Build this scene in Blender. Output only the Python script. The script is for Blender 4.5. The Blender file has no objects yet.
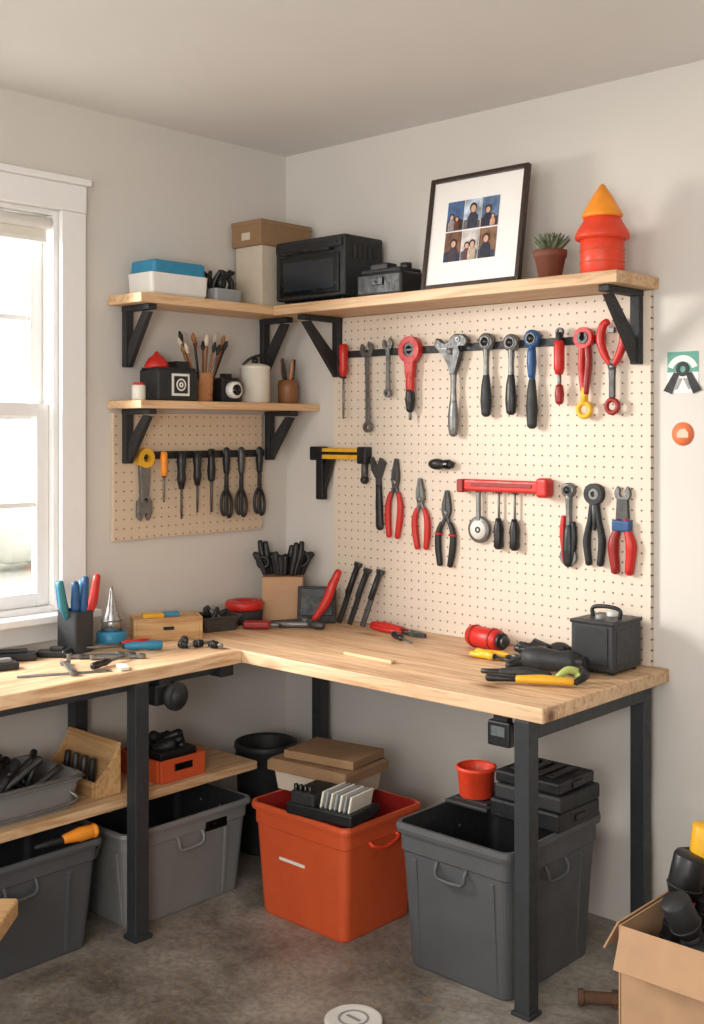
import bpy, bmesh, math, random
from mathutils import Vector, Matrix, Euler
random.seed(7)
D=bpy.data; S=bpy.context.scene
rad=math.radians
S.view_settings.view_transform='Standard'
# ------------------------------------------------------------------ camera
C=Vector((3.66,-3.527,1.694)); V=Vector((-0.679,0.734,0)).normalized()
cam=D.objects.new('camera',D.cameras.new('camera')); S.collection.objects.link(cam)
cam.location=C; cam.rotation_euler=V.to_track_quat('-Z','Y').to_euler()
cam.data.sensor_fit='HORIZONTAL'; cam.data.sensor_width=36
cam.data.lens=1149/704*36; cam.data.shift_y=-(512-430)/704
S.camera=cam
# ------------------------------------------------------------------ materials
def lin(c):
    r=[]
    for v in c[:3]:
        v/=255.0
        r.append(v/12.92 if v<=.04045 else ((v+.055)/1.055)**2.4)
    return (*r,1)
def nodes(name):
    m=D.materials.new(name); m.use_nodes=True
    nt=m.node_tree; return m,nt,nt.nodes['Principled BSDF']
def N(nt,t,**k):
    n=nt.nodes.new(t)
    for a,b in k.items(): setattr(n,a,b)
    return n
def mk(name,c,rough=.5,metal=0,var=.08,scale=25,bump=0.0,wear=.12):
    m,nt,b=nodes(name); L=nt.links
    tc=N(nt,'ShaderNodeTexCoord'); no=N(nt,'ShaderNodeTexNoise'); no.inputs['Scale'].default_value=scale; no.inputs['Detail'].default_value=6
    L.new(tc.outputs['Object'],no.inputs['Vector'])
    r=N(nt,'ShaderNodeValToRGB'); cl=lin(c)
    r.color_ramp.elements[0].position=.3; r.color_ramp.elements[1].position=.7
    r.color_ramp.elements[0].color=(*[x*(1-var) for x in cl[:3]],1)
    r.color_ramp.elements[1].color=(*[min(1,x*(1+var)) for x in cl[:3]],1)
    L.new(no.outputs['Fac'],r.inputs['Fac']); L.new(r.outputs['Color'],b.inputs['Base Color'])
    n3=N(nt,'ShaderNodeTexNoise'); n3.inputs['Scale'].default_value=scale*2.3; n3.inputs['Detail'].default_value=5; L.new(tc.outputs['Object'],n3.inputs['Vector'])
    mr=N(nt,'ShaderNodeMapRange'); mr.inputs['From Min'].default_value=.3; mr.inputs['From Max'].default_value=.7
    mr.inputs['To Min'].default_value=max(.03,rough-wear); mr.inputs['To Max'].default_value=min(1,rough+wear); L.new(n3.outputs['Fac'],mr.inputs['Value']); L.new(mr.outputs[0],b.inputs['Roughness'])
    b.inputs['Metallic'].default_value=metal
    if bump:
        bp=N(nt,'ShaderNodeBump'); bp.inputs['Strength'].default_value=bump; bp.inputs['Distance'].default_value=.002
        n2=N(nt,'ShaderNodeTexNoise'); n2.inputs['Scale'].default_value=scale*8; L.new(tc.outputs['Object'],n2.inputs['Vector'])
        L.new(n2.outputs['Fac'],bp.inputs['Height']); L.new(bp.outputs['Normal'],b.inputs['Normal'])
    return m
def wood(name,c1,c2,axis=0,plank=.09,rough=.5,across=None,knots=True):
    m,nt,b=nodes(name); L=nt.links
    tc=N(nt,'ShaderNodeTexCoord'); sp=N(nt,'ShaderNodeSeparateXYZ'); L.new(tc.outputs['Object'],sp.inputs[0])
    if across is None: across=1 if axis==0 else 0
    d=N(nt,'ShaderNodeMath',operation='DIVIDE'); d.inputs[1].default_value=plank; L.new(sp.outputs[across],d.inputs[0])
    f=N(nt,'ShaderNodeMath',operation='FLOOR'); L.new(d.outputs[0],f.inputs[0])
    wn=N(nt,'ShaderNodeTexWhiteNoise',noise_dimensions='1D'); L.new(f.outputs[0],wn.inputs['W'])
    mp=N(nt,'ShaderNodeMapping'); sc=[20,20,20]; sc[axis]=1.5; mp.inputs['Scale'].default_value=sc
    ad=N(nt,'ShaderNodeVectorMath',operation='SCALE'); L.new(wn.outputs['Color'],ad.inputs[0]); ad.inputs['Scale'].default_value=3
    L.new(tc.outputs['Object'],mp.inputs['Vector']); L.new(ad.outputs[0],mp.inputs['Location'])
    no=N(nt,'ShaderNodeTexNoise'); no.inputs['Scale'].default_value=1.5; no.inputs['Detail'].default_value=8; no.inputs['Roughness'].default_value=.62; no.inputs['Distortion'].default_value=1.4
    L.new(mp.outputs[0],no.inputs['Vector'])
    r=N(nt,'ShaderNodeValToRGB'); r.color_ramp.elements[0].position=.36; r.color_ramp.elements[1].position=.56
    r.color_ramp.elements[0].color=lin(c2); r.color_ramp.elements[1].color=lin(c1); L.new(no.outputs['Fac'],r.inputs['Fac'])
    mr=N(nt,'ShaderNodeMapRange'); mr.inputs['To Min'].default_value=.84; mr.inputs['To Max'].default_value=1.08; L.new(wn.outputs['Value'],mr.inputs['Value'])
    vm=N(nt,'ShaderNodeVectorMath',operation='SCALE'); L.new(r.outputs['Color'],vm.inputs[0]); L.new(mr.outputs[0],vm.inputs['Scale'])
    out=vm.outputs[0]
    if knots:
        mp2=N(nt,'ShaderNodeMapping'); s2=[9,9,9]; s2[axis]=3.5; mp2.inputs['Scale'].default_value=s2; L.new(tc.outputs['Object'],mp2.inputs['Vector'])
        vo=N(nt,'ShaderNodeTexVoronoi'); vo.inputs['Scale'].default_value=.7; L.new(mp2.outputs[0],vo.inputs['Vector'])
        kr=N(nt,'ShaderNodeValToRGB'); kr.color_ramp.elements[0].position=.05; kr.color_ramp.elements[1].position=.22
        kr.color_ramp.elements[0].color=(.32,.19,.11,1); kr.color_ramp.elements[1].color=(1,1,1,1); L.new(vo.outputs['Distance'],kr.inputs['Fac'])
        mu=N(nt,'ShaderNodeVectorMath',operation='MULTIPLY'); L.new(out,mu.inputs[0]); L.new(kr.outputs['Color'],mu.inputs[1]); out=mu.outputs[0]
        fr=N(nt,'ShaderNodeMath',operation='FRACT'); L.new(d.outputs[0],fr.inputs[0])
        jr=N(nt,'ShaderNodeValToRGB'); jr.color_ramp.elements[0].position=0; jr.color_ramp.elements[1].position=.04
        jr.color_ramp.elements[0].color=(.6,.52,.44,1); jr.color_ramp.elements[1].color=(1,1,1,1); L.new(fr.outputs[0],jr.inputs['Fac'])
        m3=N(nt,'ShaderNodeVectorMath',operation='MULTIPLY'); L.new(out,m3.inputs[0]); L.new(jr.outputs['Color'],m3.inputs[1]); out=m3.outputs[0]
    L.new(out,b.inputs['Base Color']); b.inputs['Roughness'].default_value=rough
    return m
def pegmat(name,ca,horiz):
    m,nt,b=nodes(name); L=nt.links
    tc=N(nt,'ShaderNodeTexCoord'); sp=N(nt,'ShaderNodeSeparateXYZ'); L.new(tc.outputs['Object'],sp.inputs[0])
    cs=N(nt,'ShaderNodeCombineXYZ'); step=.036
    for i,ax in enumerate((horiz,2)):
        d=N(nt,'ShaderNodeMath',operation='DIVIDE'); d.inputs[1].default_value=step; L.new(sp.outputs[ax],d.inputs[0])
        fr=N(nt,'ShaderNodeMath',operation='FRACT'); L.new(d.outputs[0],fr.inputs[0])
        sb=N(nt,'ShaderNodeMath',operation='SUBTRACT'); sb.inputs[1].default_value=.5; L.new(fr.outputs[0],sb.inputs[0]); L.new(sb.outputs[0],cs.inputs[i])
    ln=N(nt,'ShaderNodeVectorMath',operation='LENGTH'); L.new(cs.outputs[0],ln.inputs[0])
    r=N(nt,'ShaderNodeValToRGB'); r.color_ramp.elements[0].position=.075; r.color_ramp.elements[1].position=.115
    r.color_ramp.elements[0].color=lin((112,90,68)); r.color_ramp.elements[1].color=lin(ca); L.new(ln.outputs['Value'],r.inputs['Fac'])
    no=N(nt,'ShaderNodeTexNoise'); no.inputs['Scale'].default_value=60; no.inputs['Detail'].default_value=5; L.new(tc.outputs['Object'],no.inputs['Vector'])
    mr=N(nt,'ShaderNodeMapRange'); mr.inputs['To Min'].default_value=.95; mr.inputs['To Max'].default_value=1.04; L.new(no.outputs['Fac'],mr.inputs['Value'])
    vm=N(nt,'ShaderNodeVectorMath',operation='SCALE'); L.new(r.outputs['Color'],vm.inputs[0]); L.new(mr.outputs[0],vm.inputs['Scale'])
    L.new(vm.outputs[0],b.inputs['Base Color']); b.inputs['Roughness'].default_value=.7
    bp=N(nt,'ShaderNodeBump'); bp.inputs['Strength'].default_value=.6; bp.inputs['Distance'].default_value=.003
    L.new(r.outputs['Color'],bp.inputs['Height']); L.new(bp.outputs['Normal'],b.inputs['Normal'])
    return m
def concrete():
    m,nt,b=nodes('concrete'); L=nt.links
    tc=N(nt,'ShaderNodeTexCoord')
    n1=N(nt,'ShaderNodeTexNoise'); n1.inputs['Scale'].default_value=3.2; n1.inputs['Detail'].default_value=12; n1.inputs['Roughness'].default_value=.7; n1.inputs['Distortion'].default_value=.4
    L.new(tc.outputs['Object'],n1.inputs['Vector'])
    r=N(nt,'ShaderNodeValToRGB'); e=r.color_ramp.elements; e[0].position=.34; e[1].position=.66
    e[0].color=lin((94,87,79)); e[1].color=lin((170,163,154)); x=e.new(.5); x.color=lin((138,131,122)); L.new(n1.outputs['Fac'],r.inputs['Fac'])
    n2=N(nt,'ShaderNodeTexNoise'); n2.inputs['Scale'].default_value=45; n2.inputs['Detail'].default_value=8; n2.inputs['Roughness'].default_value=.7; L.new(tc.outputs['Object'],n2.inputs['Vector'])
    r2=N(nt,'ShaderNodeValToRGB'); r2.color_ramp.elements[0].position=.34; r2.color_ramp.elements[1].position=.58
    r2.color_ramp.elements[0].color=(.66,.64,.62,1); r2.color_ramp.elements[1].color=(1.06,1.06,1.06,1); L.new(n2.outputs['Fac'],r2.inputs['Fac'])
    mu=N(nt,'ShaderNodeVectorMath',operation='MULTIPLY'); L.new(r.outputs[0],mu.inputs[0]); L.new(r2.outputs[0],mu.inputs[1])
    vo=N(nt,'ShaderNodeTexVoronoi'); vo.inputs['Scale'].default_value=30; L.new(tc.outputs['Object'],vo.inputs['Vector'])
    lt=N(nt,'ShaderNodeMath',operation='LESS_THAN'); lt.inputs[1].default_value=.22; L.new(vo.outputs['Distance'],lt.inputs[0])
    n3=N(nt,'ShaderNodeTexNoise'); n3.inputs['Scale'].default_value=1.9; L.new(tc.outputs['Object'],n3.inputs['Vector'])
    gt=N(nt,'ShaderNodeMath',operation='GREATER_THAN'); gt.inputs[1].default_value=.53; L.new(n3.outputs['Fac'],gt.inputs[0])
    ml=N(nt,'ShaderNodeMath',operation='MULTIPLY'); L.new(lt.outputs[0],ml.inputs[0]); L.new(gt.outputs[0],ml.inputs[1])
    m5=N(nt,'ShaderNodeMath',operation='MULTIPLY'); m5.inputs[1].default_value=.65; L.new(ml.outputs[0],m5.inputs[0])
    mx=N(nt,'ShaderNodeMix',data_type='RGBA'); L.new(m5.outputs[0],mx.inputs[0]); L.new(mu.outputs[0],mx.inputs[6]); mx.inputs[7].default_value=lin((156,122,72))
    L.new(mx.outputs[2],b.inputs['Base Color']); b.inputs['Roughness'].default_value=.45
    bp=N(nt,'ShaderNodeBump'); bp.inputs['Strength'].default_value=.3; bp.inputs['Distance'].default_value=.003
    L.new(n2.outputs['Fac'],bp.inputs['Height']); L.new(bp.outputs['Normal'],b.inputs['Normal'])
    return m
def glassmat():
    m,nt,b=nodes('window_glass'); L=nt.links
    nt.nodes.remove(b); o=nt.nodes['Material Output']
    t=N(nt,'ShaderNodeBsdfTransparent'); g=N(nt,'ShaderNodeBsdfGlossy'); g.inputs['Roughness'].default_value=.02
    mx=N(nt,'ShaderNodeMixShader'); mx.inputs[0].default_value=.06; L.new(t.outputs[0],mx.inputs[1]); L.new(g.outputs[0],mx.inputs[2]); L.new(mx.outputs[0],o.inputs[0])
    return m
W_wall=mk('wall_paint',(213,208,201),.85,var=.02,scale=2,bump=.12)
W_ceil=mk('ceiling_paint',(230,227,223),.9,var=.02,scale=2,bump=.1)
W_trim=mk('trim_white',(238,237,235),.4,var=.01)
CONC=concrete()
WX=wood('wood_bench_x',(232,197,158),(196,150,108),0,.085)
WY=wood('wood_bench_y',(232,197,158),(196,150,108),1,.085)
WSX=wood('wood_shelf_x',(228,192,150),(200,154,110),0,.3,knots=False)
WSY=wood('wood_shelf_y',(228,192,150),(200,154,110),1,.3,knots=False)
WB=wood('wood_box',(216,176,124),(188,140,90),0,.2,knots=False)
PEGX=pegmat('pegboard_x',(222,207,190),0); PEGY=pegmat('pegboard_y',(212,191,166),1)
STEEL=mk('dark_steel',(54,57,60),.45,.2,var=.1)
BLK=mk('black_plastic',(24,25,27),.42,var=.2); BLK2=mk('black_matte',(35,36,38),.6,var=.15); BLK3=mk('black_gloss',(14,14,16),.2)
CHR=mk('tool_chrome',(120,120,118),.42,.7,var=.18,scale=45); CHR2=mk('tool_steel_dark',(84,84,84),.45,.65,var=.2,scale=45)
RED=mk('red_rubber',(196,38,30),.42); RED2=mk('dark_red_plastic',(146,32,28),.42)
ORG=mk('orange_plastic',(204,84,42),.48,var=.05,scale=8); ORG2=mk('orange_red',(222,66,36),.48); YEL=mk('yellow_plastic',(230,174,36),.45); YORG=mk('amber_plastic',(244,150,38),.45)
BLU=mk('blue_plastic',(34,80,128),.4); BLU2=mk('bright_blue',(48,134,172),.45); TEAL=mk('teal_plastic',(50,120,130),.45); GRN=mk('lime_green',(180,194,110),.5)
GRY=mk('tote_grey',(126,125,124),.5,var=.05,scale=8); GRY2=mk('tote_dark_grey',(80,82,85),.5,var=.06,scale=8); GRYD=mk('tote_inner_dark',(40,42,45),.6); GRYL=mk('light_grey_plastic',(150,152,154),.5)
WHT=mk('white_plastic',(232,230,224),.45,var=.03); CRM=mk('cream_enamel',(226,220,206),.4,var=.03); PAPER=mk('label_paper',(228,222,214),.8,var=.05,scale=60)
CARD=mk('cardboard',(188,150,116),.85,var=.07,scale=12,bump=.1); CARDD=mk('cardboard_brown',(148,116,84),.85,var=.08,scale=12); CARDI=mk('cardboard_inside',(136,102,72),.9); CARDC=mk('cardboard_cream',(206,194,174),.85,var=.04)
TERR=mk('terracotta_dark',(116,66,50),.7); SOIL=mk('soil',(60,44,34),.95,var=.3,scale=90); LEAF=mk('succulent_leaf',(100,110,84),.55,var=.2)
FRAME=mk('frame_walnut',(50,35,28),.4); MATB=mk('frame_matboard',(236,232,228),.8,var=.01)
AMB=mk('amber_jar',(176,120,78),.3); HWD=mk('brush_handle_wood',(140,92,54),.5); RUST=mk('rust_brown',(92,64,44),.8,var=.3); SILV=mk('silver_alu',(170,170,168),.3,.85,var=.05)
SKIN=mk('print_skin',(206,160,134),.4,var=.1)
GLASS=glassmat()
# ------------------------------------------------------------------ mesh builder
def arc(cx,cz,r,a0,a1,n=12,sx=1,sz=1):
    return [(cx+sx*r*math.cos(rad(a0+(a1-a0)*i/n)),cz+sz*r*math.sin(rad(a0+(a1-a0)*i/n))) for i in range(n+1)]
def rrect(w,d,r,n=4):
    r=min(r,w/2-1e-4,d/2-1e-4); p=[]
    for cx,cy,a in ((w/2-r,d/2-r,0),(-w/2+r,d/2-r,90),(-w/2+r,-d/2+r,180),(w/2-r,-d/2+r,270)):
        p+=arc(cx,cy,r,a,a+90,n)
    return p
def catmull(P,k=5):
    if len(P)<3: return [Vector(p) for p in P],None
    P=[Vector(p) for p in P]; Q=[P[0]*2-P[1]]+P+[P[-1]*2-P[-2]]; out=[];ts=[]
    for i in range(1,len(Q)-2):
        for j in range(k):
            t=j/k; a,b,c,d=Q[i-1],Q[i],Q[i+1],Q[i+2]
            out.append(.5*((2*b)+(c-a)*t+(2*a-5*b+4*c-d)*t*t+(3*b-a-3*c+d)*t**3)); ts.append(i-1+t)
    out.append(P[-1]); ts.append(len(P)-1); return out,ts
class B:
    def __init__(s): s.bm=bmesh.new(); s.mats=[]
    def mi(s,m):
        if m not in s.mats: s.mats.append(m)
        return s.mats.index(m)
    def add(s,t,mat,M=None,smooth=False):
        if M is not None: bmesh.ops.transform(t,matrix=M,verts=t.verts)
        bmesh.ops.recalc_face_normals(t,faces=t.faces)
        k=s.mi(mat)
        for f in t.faces: f.material_index=k; f.smooth=smooth
        me=D.meshes.new('tmp'); t.to_mesh(me); t.free(); s.bm.from_mesh(me); D.meshes.remove(me)
    def box(s,c,sz,mat,rot=(0,0,0),bev=.002,seg=2):
        t=bmesh.new(); bmesh.ops.create_cube(t,size=1); bmesh.ops.scale(t,vec=sz,verts=t.verts)
        if bev>0: bmesh.ops.bevel(t,geom=t.edges[:],offset=min(bev,min(sz)*.45),segments=seg,affect='EDGES',profile=.5)
        s.add(t,mat,Matrix.Translation(c)@Euler(rot).to_matrix().to_4x4()); return s
    def loft(s,loops,mat,M=None,cap0=True,cap1=True,smooth=False,closed=True):
        t=bmesh.new(); rings=[[t.verts.new(p) for p in L] for L in loops]; n=len(rings[0])
        for a,b in zip(rings,rings[1:]):
            for i in range(n if closed else n-1):
                j=(i+1)%n; t.faces.new((a[i],a[j],b[j],b[i]))
        if cap0: t.faces.new(rings[0])
        if cap1: t.faces.new(rings[-1])
        s.add(t,mat,M,smooth); return s
    def lathe(s,prof,mat,c=(0,0,0),rot=(0,0,0),n=28,smooth=True,cap0=True,cap1=True):
        loops=[[(max(r,1e-4)*math.cos(2*math.pi*i/n),max(r,1e-4)*math.sin(2*math.pi*i/n),z) for i in range(n)] for r,z in prof]
        return s.loft(loops,mat,Matrix.Translation(c)@Euler(rot).to_matrix().to_4x4(),cap0,cap1,smooth)
    def cyl(s,p0,p1,r,mat,r1=None,n=18,b=.0015):
        p0=Vector(p0);p1=Vector(p1);d=p1-p0;L=d.length; r1=r if r1 is None else r1; b=min(b,L*.3,max(r,1e-3)*.4,max(r1,1e-3)*.4)
        loops=[[(q*math.cos(2*math.pi*i/n),q*math.sin(2*math.pi*i/n),z) for i in range(n)] for q,z in ((r-b,0),(r,b),(r1,L-b),(max(r1-b,1e-4),L))]
        return s.loft(loops,mat,Matrix.Translation(p0)@d.to_track_quat('Z','Y').to_matrix().to_4x4(),smooth=False if n<10 else True)
    def ring(s,c,R,r,th,mat,axis='Y',n=28):
        prof=[(R,-th/2+.001),(R,th/2-.001),(R-.001,th/2),(r,th/2),(r,-th/2),(R-.001,-th/2),(R,-th/2+.001)]
        return s.lathe(prof,mat,c,{'Y':(rad(90),0,0),'Z':(0,0,0),'X':(0,rad(90),0)}[axis],n,False,False,False)
    def torus(s,c,R,r,mat,rot=(0,0,0),n=28,m=8,a0=0,a1=360):
        loops=[]
        full=abs(a1-a0-360)<1e-3; k=n+1
        for i in range(k):
            a=rad(a0+(a1-a0)*i/n); loops.append([((R+r*math.cos(2*math.pi*j/m))*math.cos(a),(R+r*math.cos(2*math.pi*j/m))*math.sin(a),r*math.sin(2*math.pi*j/m)) for j in range(m)])
        return s.loft(loops,mat,Matrix.Translation(c)@Euler(rot).to_matrix().to_4x4(),not full,not full,True)
    def prism(s,pts,y0,y1,mat,bev=.0012,M=None):
        t=bmesh.new(); a=[t.verts.new((x,y0,z)) for x,z in pts]; b=[t.verts.new((x,y1,z)) for x,z in pts]; n=len(pts)
        t.faces.new(a); t.faces.new(b[::-1])
        for i in range(n): j=(i+1)%n; t.faces.new((a[i],b[i],b[j],a[j]))
        if bev:
            es=[e for e in t.edges if abs(e.verts[0].co.y-e.verts[1].co.y)<1e-6]
            bmesh.ops.bevel(t,geom=es,offset=bev,segments=1,affect='EDGES',clamp_overlap=True)
        s.add(t,mat,M); return s
    def tube(s,P,R,mat,n=10,k=5,flat=1.0):
        pts,ts=catmull(P,k)
        if ts is None: ts=list(range(len(pts)))
        if not hasattr(R,'__len__'): R=[R]*len(P)
        rr=[]
        for t in ts:
            i=min(int(t),len(P)-2); f=t-i; rr.append(R[i]*(1-f)+R[i+1]*f)
        loops=[]; up=None
        T0=(pts[1]-pts[0]).normalized(); T1=(pts[-1]-pts[-2]).normalized()
        seq=[(pts[0]-T0*rr[0]*.45,rr[0]*.5)]+list(zip(pts,rr))+[(pts[-1]+T1*rr[-1]*.45,rr[-1]*.5)]
        for i,(p,r) in enumerate(seq):
            q0=seq[max(i-1,0)][0]; q1=seq[min(i+1,len(seq)-1)][0]; T=(q1-q0).normalized()
            if up is None:
                up=Vector((0,1,0)) if abs(T.y)<.9 else Vector((1,0,0))
            up=(up-T*up.dot(T)).normalized(); sd=T.cross(up)
            loops.append([p+sd*r*math.cos(2*math.pi*j/n)+up*r*flat*math.sin(2*math.pi*j/n) for j in range(n)])
        return s.loft(loops,mat,None,True,True,True)
    def ball(s,c,r,mat,sc=(1,1,1),n=16):
        t=bmesh.new(); bmesh.ops.create_uvsphere(t,u_segments=n,v_segments=n//2+2,radius=r); bmesh.ops.scale(t,vec=sc,verts=t.verts)
        s.add(t,mat,Matrix.Translation(c),True); return s
    def end(s,name,loc=(0,0,0),rot=(0,0,0)):
        me=D.meshes.new(name); s.bm.to_mesh(me); s.bm.free()
        for m in s.mats: me.materials.append(m)
        o=D.objects.new(name,me); S.collection.objects.link(o); o.location=loc; o.rotation_euler=rot; return o
def wallmesh(name,boxes,mat):
    b=B()
    for lo,hi in boxes:
        b.box([(lo[i]+hi[i])/2 for i in range(3)],[hi[i]-lo[i] for i in range(3)],mat,bev=0)
    return b.end(name)
# ------------------------------------------------------------------ room
H=2.9
WY0,WY1,WZ0,WZ1=-2.12,-1.16,1.03,2.50
wallmesh('floor',[((-.12,-5.6,-.1),(5.4,.12,0))],CONC)
wallmesh('ceiling',[((-.12,-5.6,H),(5.4,.12,H+.1))],W_ceil)
wallmesh('wall_back',[((-.12,0,0),(5.4,.12,H))],W_wall)
wallmesh('wall_left',[((-.12,-5.6,0),(0,WY0,H)),((-.12,WY1,0),(0,0,H)),((-.12,WY0,0),(0,WY1,WZ0)),((-.12,WY0,WZ1),(0,WY1,H))],W_wall)
wallmesh('light_block_wall_right',[((5.28,-5.6,0),(5.4,0,H))],W_wall)  # unseen wall, added to cut side light so the left wall stays darker
b=B()
cw=.105
yc=(WY0+WY1)/2; ww=WY1-WY0; hh=WZ1-WZ0
for y in (WY0-cw/2,WY1+cw/2): b.box((.012,y,(WZ0+WZ1)/2),(.024,cw,hh),W_trim,bev=.004)
b.box((.014,yc,WZ1+.05),(.03,ww+2*cw,.1),W_trim,bev=.004)
b.box((.024,yc,WZ1+.112),(.05,ww+2*cw+.02,.024),W_trim,bev=.004)
b.box((.04,yc,WZ0-.014),(.09,ww+2*cw+.06,.028),W_trim,bev=.006)
b.box((.012,yc,WZ0-.065),(.024,ww+2*cw,.075),W_trim,bev=.004)
for y in (WY0+.01,WY1-.01): b.box((-.061,y,(WZ0+WZ1)/2),(.118,.02,hh-.002),W_trim,bev=.001)
b.box((-.061,yc,WZ1-.01),(.117,ww-.042,.02),W_trim,bev=.001); b.box((-.061,yc,WZ0+.01),(.117,ww-.042,.02),W_trim,bev=.001)
zm=1.762
def sash(x,z0,z1):
    for y in (WY0+.046,WY1-.046): b.box((x,y,(z0+z1)/2),(.035,.05,z1-z0),W_trim,bev=.003)
    b.box((x,yc,z0+.024),(.033,ww-.144,.048),W_trim,bev=.001); b.box((x,yc,z1-.024),(.033,ww-.144,.048),W_trim,bev=.001)
    b.box((x,yc,(z0+z1)/2),(.02,ww-.144,.018),W_trim,bev=.002); b.box((x,yc,(z0+z1)/2),(.021,.018,z1-z0-.1),W_trim,bev=.002)
    b.box((x,yc,(z0+z1)/2),(.004,ww-.145,z1-z0-.098),GLASS,bev=0)
sash(-.090,zm-.03,WZ1-.022); sash(-.048,WZ0+.022,zm+.03)
b.end('window_1')
b=B(); b.cyl((-.02,WY0+.03,WZ1-.05),(-.02,WY1-.03,WZ1-.05),.024,WHT); b.box((-.02,yc,WZ1-.075),(.006,ww-.08,.06),CRM); b.box((-.02,yc,WZ1-.112),(.016,ww-.08,.016),WHT)
b.end('roller_blind')
b=B()
b.box((-8,2,-.2),(14,40,.1),mk('lawn',(234,232,222),.9,var=.08,scale=2),bev=0); b.end('lawn')  # ground colour lightened to paint in the outdoor glare
HED=mk('hedge_blown_out',(238,240,234),.9,var=.07,scale=5); b=B()  # near-white leaf colour has the outdoor overexposure painted into it
for i in range(30):
    b.ball((-10+random.uniform(-.5,.5),-3+i*.5,.62+random.uniform(0,.15)),.75,HED,(1,1,1),10)
b.end('garden_hedge')
# ------------------------------------------------------------------ benches
ZT=.9; TH=.045
b=B()
b.box((.922,-.3805,ZT-TH/2),(1.832,.755,TH),WX,bev=.004)
for x,y in ((1.77,-.74),(1.77,-.07),(.28,-.07)):
    b.box((x,y,(ZT-TH)/2),(.052,.05,ZT-TH),STEEL,bev=.003); b.box((x,y,.006),(.066,.064,.012),STEEL)
b.box((1.77,-.405,ZT-TH-.028),(.05,.62,.056),STEEL,bev=.003); b.box((1.03,-.07,ZT-TH-.028),(1.44,.04,.056),STEEL,bev=.003)
b.box((1.15,-.55,ZT-TH-.02),(1.2,.04,.04),STEEL,bev=.003)
b.end('wooden_workbench')
b=B()
b.box((.283,-1.535,ZT-TH/2),(.558,1.55,TH),WY,bev=.004)
for x,y in ((.535,-1.2),(.05,-1.11),(.535,-2.25),(.05,-2.25)):
    b.box((x,y,(ZT-TH)/2),(.05,.055,ZT-TH),STEEL,bev=.003); b.box((x,y,.008),(.066,.07,.016),STEEL)
b.box((.50,-1.5,ZT-TH-.015),(.04,1.45,.03),STEEL,bev=.003); b.box((.05,-1.5,ZT-TH-.02),(.04,1.4,.04),STEEL,bev=.003)
b.box((.52,-.82,ZT-TH-.02),(.06,.06,.04),BLK2)
b.box((.28,-1.45,.445),(.42,1.66,.03),WSY,bev=.003)
b.end('window_side_workbench')
# ------------------------------------------------------------------ shelves
def bracket(ori,a,zt,arm,h):
    b=B()
    def bx(u0,u1,z0,z1,w=.028):
        u=(u0+u1)/2; z=(z0+z1)/2
        if ori=='x': b.box((u,a,z),(u1-u0,w,z1-z0),BLK2,bev=.003)
        else: b.box((a,-u,z),(w,u1-u0,z1-z0),BLK2,bev=.003)
    w0=.0205
    bx(w0,w0+.028,zt-h,zt-.001,.036); bx(w0,arm,zt-.022,zt-.001,.04)
    t=[(w0+.01,zt-h+.02),(w0+.035,zt-h+.005),(arm-.01,zt-.03),(arm-.05,zt-.025),(w0+.02,zt-h+.075)]
    M=Matrix.Translation((0,a,0)) if ori=='x' else Matrix.Translation((a,0,0))@Matrix.Rotation(rad(-90),4,'Z')
    b.prism(t,-.011,.011,BLK2,M=M)
    b.end('shelf_bracket')
zs=2.205
b=B(); b.box((1.007,-.14,zs-.02),(1.586,.279,.04),WSX,bev=.003); b.end('long_wooden_shelf')
b=B(); b.box((.106,-.474,zs-.018),(.209,.94,.036),WSY,bev=.003); b.end('wooden_shelf')
for a in (.345,1.735): bracket('y',a,zs-.04,.25,.25)
for a in (-.875,-.16): bracket('x',a,zs-.036,.19,.235)
b=B(); zl=1.805
b.box((.106,-.474,zl-.015),(.209,.94,.03),WSY,bev=.003); b.end('wooden_shelf')
for a in (-.875,-.13): bracket('x',a,zl-.03,.19,.21)
b=B(); b.box((1.045,-.0105,1.532),(1.47,.019,1.262),PEGX,bev=.001); b.end('pegboard')
b=B(); b.box((.0105,-.545,1.515),(.019,.77,.49),PEGY,bev=.001); b.end('small_pegboard')
b=B(); b.box((1.0,-.0275,2.008),(1.22,.014,.028),BLK2); b.end('magnetic_tool_rail')
b=B(); b.box((.0275,-.49,1.595),(.014,.66,.03),BLK2); b.end('short_magnetic_rail')
# ------------------------------------------------------------------ tool templates (top at z=0, hang down, face -Y)
def cjaw(b,z,R,r,g,mat,y0=-.016,y1=-.002,tilt=0,x=0):
    p=arc(x,z,R,90+g+tilt,450-g+tilt,20)+arc(x,z,r,450-g*1.15+tilt,90+g*1.15+tilt,14)
    b.prism(p,y0,y1,mat)
def wrench(L,w=.03,mat=CHR,grip=None):
    b=B(); cjaw(b,-w*.95,w,w*.5,34,mat,tilt=12)
    b.prism([(-.010,-w*1.75),(.010,-w*1.75),(.0075,-L*.5),(.011,-L+w*.9),(-.011,-L+w*.9),(-.0075,-L*.5)],-.013,-.004,mat)
    b.ring((0,-.009,-L+w*.62),w*.66,w*.34,.016,mat)
    if grip: b.tube([(0,-.009,-L*.42),(0,-.009,-L*.6),(0,-.009,-L*.85)],[.012,.015,.014],grip,flat=.8)
    return b
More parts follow.
